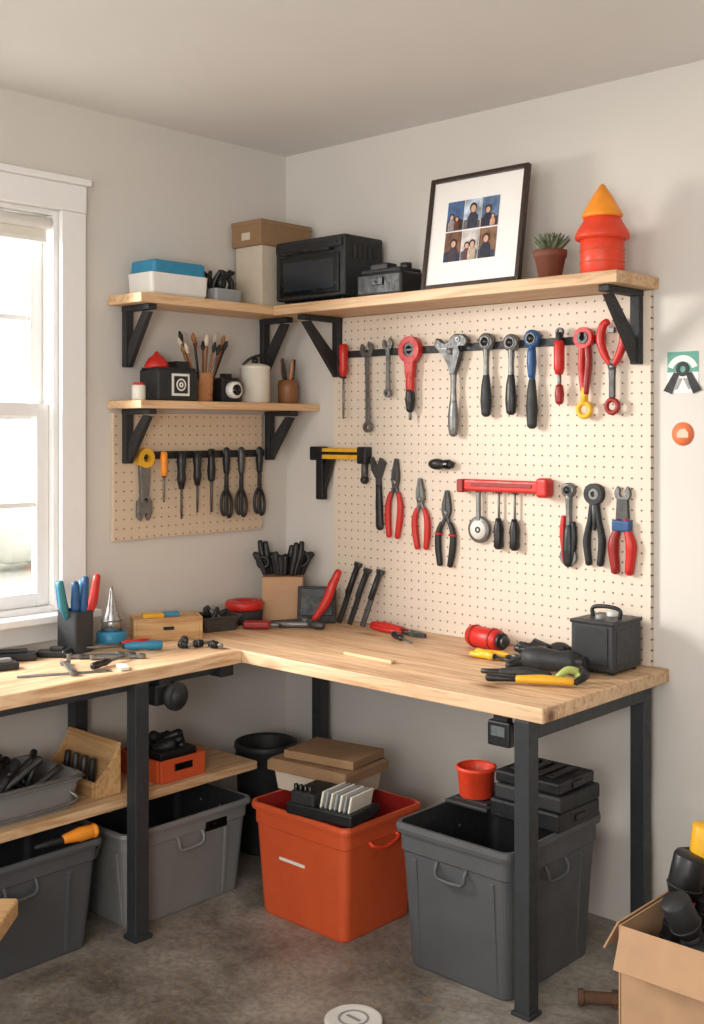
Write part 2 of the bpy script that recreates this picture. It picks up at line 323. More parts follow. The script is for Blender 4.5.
def adjustable(L,w=.04,mat=CHR,grip=None):
    b=B()
    head=[(-w,-.01),(-w*.72,0),(-w*.35,-w*.75),(w*.15,-w*.8),(w*.35,-.004),(w*.95,-.02),(w*1.0,-w*.7),(w*.55,-w*1.5),(.014,-w*2.1),(-.014,-w*2.1),(-w*.8,-w*1.3)]
    b.prism(head,-.02,-.002,mat); b.cyl((-w*.25,-.011,-w*1.15),(w*.35,-.011,-w*1.15),.0095,CHR2,n=12)
    b.prism([(-.013,-w*1.9),(.013,-w*1.9),(.011,-L*.55),(.017,-L+.03)]+arc(0,-L+.018,.018,0,-180,8)+[(-.017,-L+.03),(-.011,-L*.55)],-.017,-.005,mat)
    if grip: b.tube([(0,-.011,-L*.4),(0,-.011,-L*.7),(0,-.011,-L+.005)],[.014,.018,.016],grip,flat=.7)
    return b
def ratchet(L,w=.028,grip=BLK2,head=CHR,acc=None):
    b=B(); b.lathe([(w*.8,-.004),(w,0),(w,.018),(w*.8,.022)],head,(0,-.002,-w),(rad(90),0,0)); b.lathe([(w*.5,0),(w*.5,.005)],BLK,(0,-.023,-w),(rad(90),0,0),16)
    b.ring((0,-.025,-w),w*.68,w*.5,.004,CHR2)
    b.tube([(0,-.012,-w*1.7),(0,-.012,-L*.35),(0,-.012,-L*.55)],[.013,.010,.011],head)
    b.tube([(0,-.013,-L*.50),(0,-.015,-L*.62),(0,-.015,-L*.8),(0,-.014,-L+.012)],[.013,.019,.023,.019],grip,flat=.75)
    if acc: b.torus((0,-.014,-L*.53),.0125,.004,acc); b.ring((0,-.016,-L+.02),.012,.006,.03,acc)
    return b
def screwdriver(L,grip=RED,hl=.42,r=.016,tip=CHR):
    b=B(); g=L*hl
    prof=[(r*.55,0),(r*.95,-.006),(r,-g*.3),(r*.8,-g*.55),(r*.95,-g*.75),(r*.55,-g)]
    b.lathe(prof,grip,(0,-r-.001,0),n=12); b.cyl((0,-r-.001,-g+.003),(0,-r-.001,-L+.012),.005,tip,n=10)
    b.prism([(-.004,-L+.014),(.004,-L+.014),(.006,-L+.004),(.003,-L),(-.003,-L),(-.006,-L+.004)],-r-.003,-r+.001,tip)
    b.cyl((0,-r-.001,-g*.9),(0,-r-.001,-g*1.02),r*.6,BLK,n=12)
    return b
def pliers(L,grip=RED,sp=.03,jl=.24,jw=.02,head=CHR2):
    b=B(); j=L*jl
    for s in (-1,1):
        pts=[(s*.001,0),(s*jw*.35,-.002),(s*jw*.95,-j*.6),(s*jw*1.05,-j*.9),(s*jw*.6,-j*1.2),(s*.001,-j*1.25)]
        b.prism(pts if s>0 else pts[::-1],-.018,-.003,head)
        b.tube([(-s*.004,-.011,-j*.95),(s*sp*.55,-.011,-j*1.5),(s*sp*.9,-.011,-j*1.5-(L-j)*.15)],[.009,.008,.007],head,flat=.7)
        b.tube([(s*sp*.62,-.012,-j*1.42),(s*sp*1.05,-.012,-j*1.42-(L-j)*.2),(s*sp*1.02,-.012,-j-(L-j)*.65),(s*sp*.72,-.012,-L+.01)],[.010,.0135,.0145,.0120],grip,flat=.8)
    b.lathe([(.013,0),(.013,.018),(.010,.022)],CHR,(0,-.001,-j*.98),(rad(90),0,0),16)
    return b
def hang(b,name,X,Z,y=-.0205,roll=0): return b.end(name,(X,y,Z),(0,rad(roll),0))
def hangL(b,name,Y,Z,x=.0205,roll=0): return b.end(name,(x,Y,Z),(0,rad(roll),rad(90)))
YR=-.0355
hang(screwdriver(.31,RED,.45,.021),'screwdriver',.402,2.05,YR)
hang(wrench(.37,.034),'combination_wrench',.520,2.055,YR,-1)
hang(wrench(.24,.027),'combination_wrench',.635,2.065,YR)
b=B(); b.ring((0,-.014,-.05),.053,.028,.026,RED); b.ring((0,-.014,-.05),.028,.016,.018,CHR2); b.box((.0,-.014,-.05),(.05,.012,.012),CHR2)
b.prism([(-.024,-.09),(.024,-.09),(.018,-.16),(-.018,-.16)],-.026,-.003,RED); b.tube([(0,-.014,-.14),(0,-.015,-.19),(0,-.015,-.22)],[.018,.020,.017],RED,flat=.7)
b.tube([(0,-.014,-.21),(0,-.014,-.25),(0,-.014,-.29)],[.017,.020,.015],BLK); b.tube([(0,-.014,-.29),(0,-.014,-.325)],.006,CHR); hang(b,'ring_grip_wrench',.755,2.06,YR)
b=B()
b.prism([(-.088,-.022),(-.078,-.008),(-.062,-.012),(-.055,-.030),(-.030,-.036),(-.012,-.028),(-.006,-.006),(.012,.004),(.050,.002),(.070,-.014),(.072,-.034),(.058,-.046),(.044,-.038),(.030,-.036),(.026,-.050),(.040,-.066),(.034,-.088),(.018,-.108),(.013,-.15),(-.013,-.15),(-.018,-.108),(-.040,-.086),(-.054,-.060),(-.074,-.052),(-.088,-.040)],-.026,-.003,CHR2,bev=.004)
b.cyl((-.005,-.027,-.062),(.0,-.032,-.062),.014,CHR); b.ring((.030,-.028,-.018),.011,.005,.004,CHR); b.box((-.035,-.027,-.05),(.03,.004,.006),CHR,bev=.001)
b.tube([(0,-.014,-.14),(0,-.014,-.20),(0,-.015,-.26)],[.014,.012,.015],CHR,flat=.7); b.tube([(0,-.015,-.25),(0,-.016,-.30),(0,-.016,-.35),(0,-.015,-.378)],[.016,.022,.022,.018],CHR,flat=.65); b.ring((0,-.018,-.355),.012,.006,.022,CHR2)
hang(b,'basin_wrench',.97,2.055,YR)
hang(ratchet(.315,.033,BLK2),'ratchet_wrench',1.123,2.055,YR)
hang(ratchet(.30,.032,BLK),'ratchet_wrench',1.235,2.045,YR)
b=ratchet(.36,.032,BLK2,BLU); b.tube([(0,-.016,-.07),(0,-.016,-.12),(0,-.016,-.17)],[.015,.018,.013],BLU); hang(b,'ratchet_wrench',1.326,2.055,YR)
b=B(); b.lathe([(.010,0),(.014,-.01),(.015,-.13),(.012,-.14)],BLK,(0,-.018,0),n=14); b.lathe([(.014,-.03),(.019,-.04),(.019,-.13),(.013,-.15)],RED,(0,-.02,0),n=14)
b.cyl((0,-.018,-.14),(0,-.018,-.2),.007,CHR); b.tube([(0,-.018,-.19),(0,-.018,-.22),(0,-.018,-.25)],[.013,.017,.014],RED2); b.ring((0,-.016,0),.016,.008,.012,CHR2)
hang(b,'socket_driver',1.444,2.04,YR)
b=B(); b.ring((0,-.014,-.036),.037,.02,.022,RED); cjaw(b,-.036,.022,.012,25,CHR2,-.028,-.002); b.tube([(-.008,-.012,-.06),(-.012,-.012,-.12),(-.008,-.012,-.18),(0,-.012,-.23)],[.013,.012,.012,.012],RED); b.tube([(.012,-.012,-.06),(.016,-.012,-.12),(.010,-.012,-.18),(.004,-.012,-.23)],[.012,.012,.012,.012],RED2)
b.torus((0,-.012,-.285),.024,.010,YEL,(rad(90),0,0)); b.tube([(0,-.012,-.21),(0,-.012,-.26)],.013,YEL)
hang(b,'slip_joint_wrench',1.541,2.05,YR)
b=B()
for s in (-1,1): b.tube([(s*.006,-.012,-.15),(s*.03,-.012,-.11),(s*.045,-.012,-.06),(s*.036,-.012,-.015),(s*.018,-.012,.0)],[.010,.014,.016,.015,.013],RED)
b.prism([(-.014,-.13),(.014,-.13),(.009,-.2),(.01,-.26),(-.01,-.26),(-.009,-.2)],-.019,-.005,CHR2); b.lathe([(.012,0),(.012,.02)],CHR,(0,-.002,-.155),(rad(90),0,0),16)
b.torus((0,-.012,-.29),.022,.009,RED2,(rad(90),0,0)); b.box((0,-.012,-.03),(.02,.016,.02),CHR)
hang(b,'tin_snips',1.650,2.065,YR)
b=B(); b.box((.15,-.022,-.02),(.30,.035,.046),YEL,bev=.004); b.box((.15,-.041,-.018),(.25,.006,.012),BLK); b.box((.03,-.022,-.02),(.075,.04,.058),BLK,bev=.005); b.box((.29,-.022,-.025),(.05,.042,.07),BLK,bev=.006)
b.box((.045,-.022,-.12),(.04,.03,.19),BLK,bev=.004); b.prism([(.03,-.15),(.085,-.04),(.12,-.04),(.06,-.19),(.03,-.19)],-.03,-.012,BLK); b.cyl((.29,-.02,-.05),(.29,-.02,-.12),.014,CHR2); b.ball((.29,-.02,-.125),.018,BLK)
hang(b,'bar_clamp',.215,1.615)
hang(adjustable(.295,.040,CHR2,BLK),'adjustable_wrench',.570,1.585,roll=-2)
hang(pliers(.325,RED,.03,.3,.018),'pliers',.668,1.58,roll=3)
hang(pliers(.285,RED,.03,.3,.019,CHR),'pliers',.790,1.505,roll=-2)
b=pliers(.30,BLK,.034,.3,.02,CHR2)
for s in (-1,1): b.torus((s*.033,-.012,-.17),.014,.004,RED)
hang(b,'pliers',.925,1.462,roll=2)
b=B(); b.ball((0,-.022,0),.03,BLK,(1.4,.7,.72)); b.cyl((.03,-.022,0),(.075,-.022,0),.013,BLK2); b.ring((.05,-.022,0),.019,.01,.02,BLK3,'X'); b.cyl((0,0,0),(0,-.02,0),.006,BLK); hang(b,'hook_knob',.885,1.562)
b=B(); b.box((.185,-.03,0),(.35,.03,.045),RED,bev=.010,seg=3); b.box((.0,-.03,-.003),(.03,.045,.05),RED2,bev=.006); b.box((.365,-.03,0),(.05,.05,.07),RED,bev=.012,seg=3); b.box((.185,-.046,.004),(.27,.004,.014),RED2)
for x in (.065,.16,.235): b.cyl((x,0,-.02),(x,-.035,-.02),.006,BLK)
hang(b,'red_tool_holder',1.015,1.487)
b=B(); b.box((0,-.02,-.06),(.016,.012,.12),CHR); b.lathe([(.045,0),(.05,.004),(.05,.014),(.045,.018)],CHR,(0,-.004,-.155),(rad(90),0,0)); b.lathe([(.036,0),(.036,.002)],WHT,(0,-.022,-.155),(rad(90),0,0)); b.ring((0,-.025,-.155),.012,.006,.004,BLK); hang(b,'dial_gauge',1.081,1.475,-.021)
for X in (1.173,1.244):
    b=B(); b.cyl((0,-.018,0),(0,-.018,-.11),.0045,CHR); b.lathe([(.010,-.10),(.014,-.115),(.019,-.14),(.017,-.18),(.019,-.205),(.010,-.215)],BLK,(0,-.02,0),n=14); b.box((0,-.018,-.004),(.014,.03,.008),CHR2); hang(b,'hex_driver',X,1.468,-.021)
b=ratchet(.3,.026,BLK,CHR); b.tube([(-.02,-.014,-.12),(-.024,-.014,-.18),(-.014,-.014,-.28)],[.009,.011,.009],RED); b.tube([(.02,-.014,-.14),(.024,-.014,-.2),(.014,-.014,-.28)],[.009,.011,.009],BLK); b.ring((0,-.014,-.26),.034,.024,.012,CHR); hang(b,'locking_wrench',1.469,1.508)
b=B(); b.ring((0,-.014,-.036),.037,.02,.024,BLK2); b.ring((0,-.014,-.036),.02,.01,.02,CHR)
for s in (-1,1): b.tube([(s*.008,-.013,-.07),(s*.018,-.013,-.13),(s*.03,-.013,-.2),(s*.022,-.013,-.28)],[.011,.010,.014,.012],BLK2)
b.tube([(0,-.013,-.06),(0,-.013,-.16)],[.012,.006],CHR2); hang(b,'oil_filter_wrench',1.573,1.508)
b=B()
cjaw(b,-.03,.03,.014,36,CHR); b.prism([(-.02,-.05),(.02,-.05),(.024,-.12),(-.024,-.12)],-.018,-.004,CHR2)
b.box((0,-.015,-.14),(.07,.028,.04),BLU,bev=.008,seg=3)
for s in (-1,1): b.tube([(s*.014,-.013,-.12),(s*.022,-.013,-.16),(s*.034,-.013,-.21),(s*.026,-.013,-.30)],[.012,.014,.020,.015],RED if s>0 else RED2)
hang(b,'plumbing_pliers',1.681,1.508)
# ------------------------------------------------------------------ left pegboard tools
XR=.0355
b=B(); b.ring((0,-.016,-.035),.038,.016,.028,YEL); b.prism([(-.026,-.055),(.026,-.055),(.022,-.12),(.018,-.19),(-.018,-.19),(-.022,-.12)],-.02,-.004,CHR)
b.ring((0,-.013,-.20),.024,.01,.02,CHR); cjaw(b,-.25,.034,.013,30,CHR,tilt=180); b.prism([(-.034,-.2),(.034,-.2),(.036,-.25),(-.036,-.25)],-.018,-.004,CHR)
hangL(b,'pipe_wrench',-.795,1.62,.021)
hangL(screwdriver(.20,YORG,.5,.015),'screwdriver',-.715,1.61,XR)
for i,(y,L,r) in enumerate(((-.631,.27,.020),(-.549,.25,.019))): 
    b=screwdriver(L,BLK,.55,r,tip=CHR2); b.lathe([(.012,0),(.012,-.02)],CHR,(0,-r,-.0),n=12); hangL(b,'screwdriver',y,1.61,XR)
b=B(); b.ring((0,-.014,-.02),.018,.008,.016,BLK); b.tube([(0,-.014,-.03),(0,-.014,-.09),(0,-.014,-.13)],[.013,.018,.015],BLK); b.tube([(0,-.014,-.12),(0,-.014,-.26)],[.007,.005],CHR2); hangL(b,'awl',-.470,1.62,XR)
for y,L in ((-.388,.29),(-.306,.29),(-.203,.29)):
    b=B(); b.tube([(0,-.013,0),(0,-.013,-.05),(0,-.013,-.10)],[.012,.017,.012],BLK if y!=-.306 else CHR2); b.tube([(0,-.013,-.09),(0,-.013,-.17)],[.009,.010],BLK2); b.torus((0,-.013,-.01),.014,.005,CHR2,(rad(90),0,0))
    for s,dz in ((-1,0),(1,-.01)):
        b.tube([(0,-.013,-.16),(s*.022,-.013,-.19+dz),(s*.029,-.013,-.23+dz),(s*.022,-.013,-.265+dz),(s*.008,-.013,-.27+dz),(s*.004,-.013,-.235+dz),(s*.003,-.013,-.18)],.0065,BLK,n=8,k=4)
    hangL(b,'snips',y,1.615,XR)
# ------------------------------------------------------------------ stickers
b=B()
b.prism([(-.055,-.068),(.055,-.068),(.055,.068),(-.055,.068)],-.001,0,WHT,bev=0)
b.prism([(-.055,.0),(.055,.0),(.055,.068),(-.055,.068)],-.0015,-.001,mk('sticker_teal',(96,158,142),.6),bev=0)
b.prism(arc(0,0,.056,20,160,14)+arc(0,0,.036,160,20,10),-.003,-.0015,WHT,bev=0)
b.ring((0,-.003,.01),.024,.011,.002,BLK)
for s in (-1,1): b.prism([(s*.012,-.005),(s*.03,0),(s*.068,-.060),(s*.038,-.072)],-.0045,-.002,BLK2,bev=0); b.prism([(s*.002,-.02),(s*.014,-.02),(s*.032,-.056),(s*.02,-.056)],-.004,-.002,GRYL,bev=0)
b.end('camera_sticker',(1.886,-.0005,1.885))
b=B(); b.lathe([(.039,0),(.039,.002)],mk('sticker_orange',(234,122,78),.6),rot=(rad(90),0,0)); b.prism([(-.02,-.012),(.02,-.012),(.02,.004),(.008,.018),(-.01,.014),(-.02,.004)],-.0035,-.002,mk('sticker_peach',(244,190,164),.6),bev=0); b.end('round_sticker',(1.886,-.0005,1.681))
# ------------------------------------------------------------------ upper shelf objects
zs2=zs+.0005
b=B(); b.loft([[(x,y,z) for x,y in rrect(w,d,.015)] for w,d,z in ((.135,.25,0),(.15,.27,.012),(.155,.28,.085))],WHT)
b.loft([[(x,y,z) for x,y in rrect(w,d,.012)] for w,d,z in ((.145,.245,.085),(.15,.25,.09),(.15,.25,.128),(.14,.24,.134))],BLU2)
b.end('plastic_storage_box',(.105,-.735,zs2),(0,0,0))
b=B(); b.loft([[(x,y,z) for x,y in rrect(w,d,.01)] for w,d,z in ((.12,.13,0),(.13,.14,.05),(.12,.13,.05),(.11,.12,.01))],GRYL)
for i in range(12): 
    x,y=random.uniform(-.04,.04),random.uniform(-.05,.05); b.tube([(x,y,.03),(x+random.uniform(-.02,.02),y+random.uniform(-.03,.04),.08),(x+random.uniform(-.03,.03),y+random.uniform(-.03,.05),.125)],[.009,.012,.008],random.choice([BLK,BLK2,GRYL,BLK]),n=8)
b.end('tool_caddy',(.125,-.495,zs2))
b=B(); b.box((0,.0,.125),(.16,.26,.25),CARDC,bev=.002); b.box((0,0,.30),(.18,.29,.10),CARDD,bev=.003); b.box((0,0,.345),(.185,.295,.02),CARDD,bev=.002); b.box((0,-.147,.29),(.05,.002,.03),CARDC,bev=0)
b.end('cardboard_box_stack',(.105,-.185,zs2))
b=B(); w,d,h=.39,.225,.255
b.box((0,0,h/2+.008),(w,d,h-.016),BLK2,bev=.008,seg=3); b.box((0,-d/2-.003,h*.42),(w*.86,.01,h*.62),BLK3,bev=.004); b.box((0,-d/2-.007,h*.42),(w*.72,.004,h*.46),mk('oven_glass',(40,43,48),.12),bev=.001)
b.box((0,-d/2-.006,h*.88),(w*.95,.008,h*.14),BLK,bev=.003); b.cyl((-w*.36,-d/2-.028,h*.78),(w*.36,-d/2-.028,h*.78),.006,BLK3)
for s in (-1,1): b.cyl((s*w*.34,-d/2,h*.78),(s*w*.34,-d/2-.028,h*.78),.005,BLK)
for i in range(3): b.cyl((w*.25+i*.03,-d/2-.008,h*.89),(w*.25+i*.03,-d/2-.014,h*.89),.007,BLK2)
for i in range(5): b.box((w/2+.001,-.06+i*.03,h*.75),(.003,.015,.05),BLK3,bev=0)
for x in (-.16,.16):
    for y in (-.08,.08): b.cyl((x,y,0),(x,y,.012),.012,BLK)
b.end('toaster_oven',(.412,-.155,zs2))
b=B(); b.box((0,0,.045),(.23,.15,.09),BLK,bev=.012,seg=3); b.box((0,0,.095),(.20,.13,.02),BLK2,bev=.008); b.box((-.03,-.01,.115),(.09,.06,.03),BLK,bev=.006); b.box((0,-.077,.055),(.05,.01,.03),BLK3); b.cyl((.075,0,.1),(.075,0,.125),.022,BLK)
b.end('equipment_case',(.765,-.175,zs2))
b=B(); w,h=.435,.425
for x in (-w/2+.009,w/2-.009): b.box((x,0,h/2),(.018,.022,h),FRAME,bev=.003)
for z in (.009,h-.009): b.box((0,0,z),(w-.036,.022,.018),FRAME,bev=.003)
b.box((0,.002,h/2),(w-.03,.008,h-.03),MATB,bev=0)
bgs=[(70,96,136),(176,188,204),(88,110,140),(110,76,60),(196,190,186),(124,92,70)]
clo=[[(150,140,140),(90,50,44)],[(50,52,66),(120,100,90)],[(36,40,56),(200,150,120)],[(60,50,60),(170,140,120)],[(90,60,60),(190,170,150)],[(40,44,60),(180,150,130)]]
hair=mk('print_hair',(44,34,30),.5)
for i in range(6):
    c,r=i%3,i//3; cx=-.012+(-.078+.078*c); cz=h/2+.058-.116*r
    b.box((cx,-.0035,cz),(.073,.003,.110),mk('print_bg_%d'%i,bgs[i],.4,var=.6,scale=26),bev=0)
    b.prism([(cx-.0365,cz-.055),(cx+.0365,cz-.055),(cx+.0365,cz-.02-.01*(i%2)),(cx+.01,cz-.006-.012*(i%3)),(cx-.0365,cz-.022)],-.0058,-.0051,mk('print_ground_%d'%i,tuple(int(v*.5) for v in bgs[(i+3)%6]),.4,var=.5,scale=50),bev=0)
    for k,(dx,s) in enumerate((((-.017,1.15),(.014,.95)),((.004,1.7),),((-.010,1.4),(.02,.8)),((.006,1.5),),((-.014,1.2),(.016,1.3)),((-.008,1.6),))[i]):
        X=cx+dx*.8; Z=cz-.0545
        b.prism([(X-.012*s,Z),(X+.013*s,Z),(X+.014*s,Z+.026*s),(X+.006*s,Z+.036*s),(X-.005*s,Z+.036*s),(X-.013*s,Z+.024*s)],-.0070-k*.0004,-.0060-k*.0004,mk('print_shirt_%d_%d'%(i,k),clo[i][k],.4,var=.4,scale=70),bev=0)
        b.prism(arc(X+.0005*s,Z+.045*s,.0095*s,0,340,12,1,1.15),-.0080-k*.0004,-.0072-k*.0004,hair,bev=0)
        b.prism(arc(X+.0015*s,Z+.042*s,.0068*s,0,340,12,1,1.2),-.0086-k*.0004,-.0081-k*.0004,SKIN,bev=0)
b.prism([(-.03,0),(.03,0),(.015,.3),(-.015,.3)],.012,.018,FRAME,bev=0,M=Matrix.Rotation(rad(-24),4,'X')@Matrix.Translation((0,-.02,.02)))
b.end('picture_frame',(1.175,-.225,zs2+.002),(rad(-9),0,0))
b=B(); b.lathe([(.038,0),(.052,.07),(.056,.072),(.058,.095),(.05,.095),(.048,.08),(.001,.08)],TERR); b.lathe([(.047,.078),(.001,.084)],SOIL,cap0=False)
for k in range(40):
    a=k*2.4; t=k/40; L=.085-.03*t; el=rad(25+60*t); d=Vector((math.cos(a)*math.cos(el),math.sin(a)*math.cos(el),math.sin(el)))
    p=Vector((0,0,.082)); b.tube([p,p+d*L*.5+Vector((0,0,.004)),p+d*L+Vector((0,0,.012))],[.008,.009,.002],LEAF,n=6,k=3)
b.end('potted_succulent',(1.51,-.215,zs2))
b=B(); b.lathe([(.068,0),(.072,.004),(.072,.115),(.068,.12)],ORG2); b.lathe([(.066,.112),(.088,.118),(.090,.128),(.083,.146),(.064,.175),(.058,.198)],ORG2); 
for z in (.04,.08): b.torus((0,0,z),.0725,.002,ORG)
b.lathe([(.060,.188),(.068,.193),(.066,.200),(.036,.255),(.006,.30),(.001,.302)],YORG)
b.end('cone_lantern',(1.69,-.18,zs2))
# ------------------------------------------------------------------ lower-left shelf objects
z2=zl+.0005
b=B(); b.lathe([(.024,0),(.026,.004),(.026,.055),(.02,.06)],CRM); b.lathe([(.022,.058),(.022,.068)],RED); b.end('small_jar',(.13,-.895,z2))
b=B(); b.box((0,0,.06),(.12,.19,.12),BLK2,bev=.006); b.box((0,0,.123),(.11,.18,.01),BLK,bev=.003); b.box((.061,.01,.062),(.003,.085,.085),WHT,bev=0); b.box((.0632,.01,.062),(.001,.066,.066),BLK,bev=0); b.ring((.065,.01,.062),.024,.018,.002,WHT,'X'); b.ring((.065,.01,.062),.011,.004,.002,WHT,'X')
b.lathe([(.045,.125),(.048,.135),(.04,.15),(.03,.165),(.012,.178),(.006,.19)],RED,(-.01,-.05,0)); b.box((-.01,.05,.14),(.07,.06,.03),BLK)
b.end('camera_gear_box',(.12,-.745,z2))
b=B(); b.lathe([(.036,0),(.04,.004),(.042,.11),(.044,.115),(.04,.115),(.037,.01),(.001,.01)],AMB)
for k in range(16):
    a=k*2.4+.3; l=random.uniform(.18,.24); sx=math.cos(a)*.055;sy=math.sin(a)*.10
    p0=(sx*.2,sy*.2,.02);p1=(sx,sy,l)
    b.tube([p0,p1],[.004,.004],random.choice([HWD,BLK,HWD,CHR]),n=8)
    d=(Vector(p1)-Vector(p0)).normalized(); q=Vector(p1); b.tube([q,q+d*.02,q+d*.04],[.005,.010,.004],random.choice([BLK2,HWD,CARDC,BLK]),n=8)
b.end('paintbrush_jar',(.12,-.575,z2))
b=B(); b.box((0,0,.05),(.07,.10,.1),BLK,bev=.008); b.box((0,0,.108),(.03,.04,.018),BLK); b.lathe([(.032,0),(.034,.01),(.034,.03),(.03,.034)],WHT,(.033,0,.05),(0,rad(90),0)); b.lathe([(.022,.03),(.022,.036)],BLK3,(.034,0,.05),(0,rad(90),0)); b.end('camera_with_lens',(.11,-.445,z2))
b=B(); b.lathe([(.058,0),(.062,.004),(.062,.14),(.064,.142),(.064,.15),(.058,.156),(.03,.165),(.001,.166)],CRM); b.lathe([(.01,.165),(.014,.175),(.012,.188),(.001,.19)],BLK)
b.tube([(-.03,-.04,.16),(-.01,-.02,.185),(.01,.02,.2),(.02,.05,.195)],.006,BLK)
b.end('enamel_canister',(.11,-.285,z2))
b=B(); b.lathe([(.035,0),(.042,.01),(.044,.07),(.04,.1),(.034,.1),(.034,.02),(.001,.02)],HWD)
for k in range(4):
    a=k*1.7; b.tube([(0,0,.03),(math.cos(a)*.02,math.sin(a)*.03,.13),(math.cos(a)*.03,math.sin(a)*.045,.19)],[.006,.01,.005],BLK2 if k%2 else AMB,n=8)
b.end('brush_holder',(.12,-.105,z2))
# ------------------------------------------------------------------ bench-top objects
z0=ZT+.0005
def flat(b,name,X,Y,ang,z=z0): return b.end(name,(X,Y,z),(rad(-90),0,rad(ang)))
b=B(); b.loft([[(x,y,z) for x,y in rrect(w,w,.012)] for w,z in ((.09,0),(.095,.004),(.095,.15),(.085,.15),(.08,.02))],STEEL)
for k,(m,dx,dy) in enumerate(((BLU,-.02,-.03),(TEAL,-.01,.03),(BLU,.02,-.02),(RED,.03,.035),(TEAL,.0,-.045),(BLK,-.02,.02),(BLU,.03,0))):
    h=.2+random.uniform(-.015,.02); b.tube([(dx*.4,dy*.4,.03),(dx*.9,dy*.9,.13)],.005,CHR,n=8); b.tube([(dx*.85,dy*.85,.125),(dx*1.3,dy*1.3,.17),(dx*1.6,dy*1.7,h+.05)],[.012,.017,.013],m,n=10)
b.end('tool_cup',(.14,-1.18,z0),(0,0,rad(12)))
b=B(); b.lathe([(.052,0),(.056,.006),(.056,.045),(.05,.05),(.034,.052)],BLU2); b.lathe([(.04,.05),(.036,.09),(.022,.13),(.014,.17),(.008,.2),(.004,.215)],SILV); b.torus((0,0,.09),.037,.003,CHR); b.end('oil_can',(.12,-1.01,z0))
b=B(); w,d,h=.26,.13,.085
for x in (-w/2+.006,w/2-.006): b.box((x,0,h/2),(.012,d,h),WB)
for y in (-d/2+.006,d/2-.006): b.box((0,y,h/2),(w-.024,.012,h),WB)
b.box((0,0,.008),(w-.026,d-.026,.012),WB); b.box((.0,0,h-.008),(w-.026,d-.026,.008),WB); b.box((-.05,0,h+.003),(.08,.05,.014),YEL); b.box((.02,.01,h+.004),(.06,.04,.014),BLU2); b.box((0,-d/2-.004,h*.55),(.04,.008,.012),BLK)
b.end('wooden_box',(.155,-.785,z0),(0,0,rad(60)))
b=B(); b.loft([[(x,y,z) for x,y in rrect(w,d,.02)] for w,d,z in ((.15,.12,0),(.17,.14,.05),(.185,.155,.055),(.185,.155,.06),(.16,.13,.058),(.145,.115,.01))],CHR2)
for i in range(12): b.tube([(random.uniform(-.06,.06),random.uniform(-.04,.04),.02+random.random()*.02),(random.uniform(-.06,.06),random.uniform(-.04,.04),.06+random.random()*.03)],.009,random.choice([BLK,BLK2,CHR,CHR2]),n=8)
b.end('metal_parts_tray',(.15,-.54,z0),(0,0,rad(75)))
b=B(); b.lathe([(.07,0),(.075,.004),(.075,.052),(.07,.056),(.03,.056),(.03,.004)],BLK2); b.lathe([(.072,.056),(.078,.062),(.078,.085),(.072,.092),(.035,.092),(.035,.07)],RED); b.lathe([(.05,.0),(.05,.05)],BLK) 
b.end('tape_roll',(.12,-.355,z0))
b=B(); b.box((0,0,.018),(.11,.05,.03),RED2,bev=.01,seg=3); b.cyl((.04,0,.018),(.09,0,.018),.01,CHR); b.end('utility_knife',(.27,-.42,z0),(0,0,rad(35)))
b=B(); b.loft([[(x,y,z) for x,y in rrect(.17,.13,.004)] for z in (0,.18)],CARD); b.box((0,0,.181),(.16,.12,.004),CARDI)
for k in range(12):
    x=-.068+.0125*k; y=random.uniform(-.04,.04); lean=(k-5.5)*.004
    b.tube([(x,y,.16),(x+lean,y,.22),(x+lean*1.9,y,.26),(x+lean*2.5,y,.295+random.uniform(-.04,.03))],[.008,.013,.016,.011],random.choice([BLK,BLK,BLK2]),n=8)
b.torus((.075,.0,.25),.03,.008,BLK,(rad(90),0,0)); b.torus((-.085,.0,.235),.022,.008,BLK,(rad(90),0,0))
b.end('tool_block',(.155,-.165,z0),(0,0,rad(43)))
b=B(); b.box((0,0,.075),(.16,.012,.15),BLK2,bev=.003); b.box((0,-.007,.085),(.135,.004,.11),BLK); b.box((0,.02,.01),(.15,.05,.02),BLK2); b.end('tablet_stand',(.345,-.16,z0),(rad(-14),0,rad(38)))
b=B()
b.tube([(.04,.02,.03),(0,0,.018),(-.07,-.035,.014),(-.13,-.05,.010),(-.16,-.04,.008)],[.014,.018,.015,.012,.006],CHR2,flat=.8); b.tube([(.03,-.02,.016),(-.05,-.06,.014),(-.12,-.07,.012)],[.012,.014,.008],CHR,flat=.7)
b.tube([(.03,.015,.025),(.07,.045,.10),(.09,.065,.17),(.11,.08,.225)],[.012,.019,.019,.014],RED); b.tube([(.02,-.01,.018),(.07,-.02,.018),(.10,-.015,.016)],[.012,.017,.015],CHR2); b.lathe([(.017,0),(.017,.02)],CHR,(0,0,.018))
b.end('slip_joint_pliers',(.38,-.26,z0),(0,0,rad(8)))
for X,ln in ((.44,.25),(.50,.23),(.57,.23)):
    b=B(); b.box((0,0,ln/2),(.022,.012,ln),BLK2 if X!=.57 else CHR2,bev=.003); b.tube([(0,-.004,ln*.5),(0,-.004,ln)],[.013,.01],BLK2 if X==.50 else BLK,n=8); b.box((0,0,ln),(.035,.016,.018),CHR2)
    b.end('file_tool',(X-.02,-.105,z0+.003),(rad(-17),rad(10),0))
flat(pliers(.30,RED,.025,.28,.018,CHR2),'pliers',.90,-.13,-97)
b=B(); b.tube([(0,-.015,0),(0,-.018,-.08),(0,-.015,-.17)],[.014,.019,.015],RED); b.tube([(0,-.015,-.16),(.0,-.012,-.23)],[.01,.006],BLK); flat(b,'utility_knife',.60,-.10,82)
flat(screwdriver(.2,BLK,.5,.014),'screwdriver',.80,-.20,60)
b=B(); b.box((0,0,.006),(.23,.022,.012),WSX,bev=.002); b.end('wood_stick',(1.0,-.565,z0),(0,0,rad(-2)))
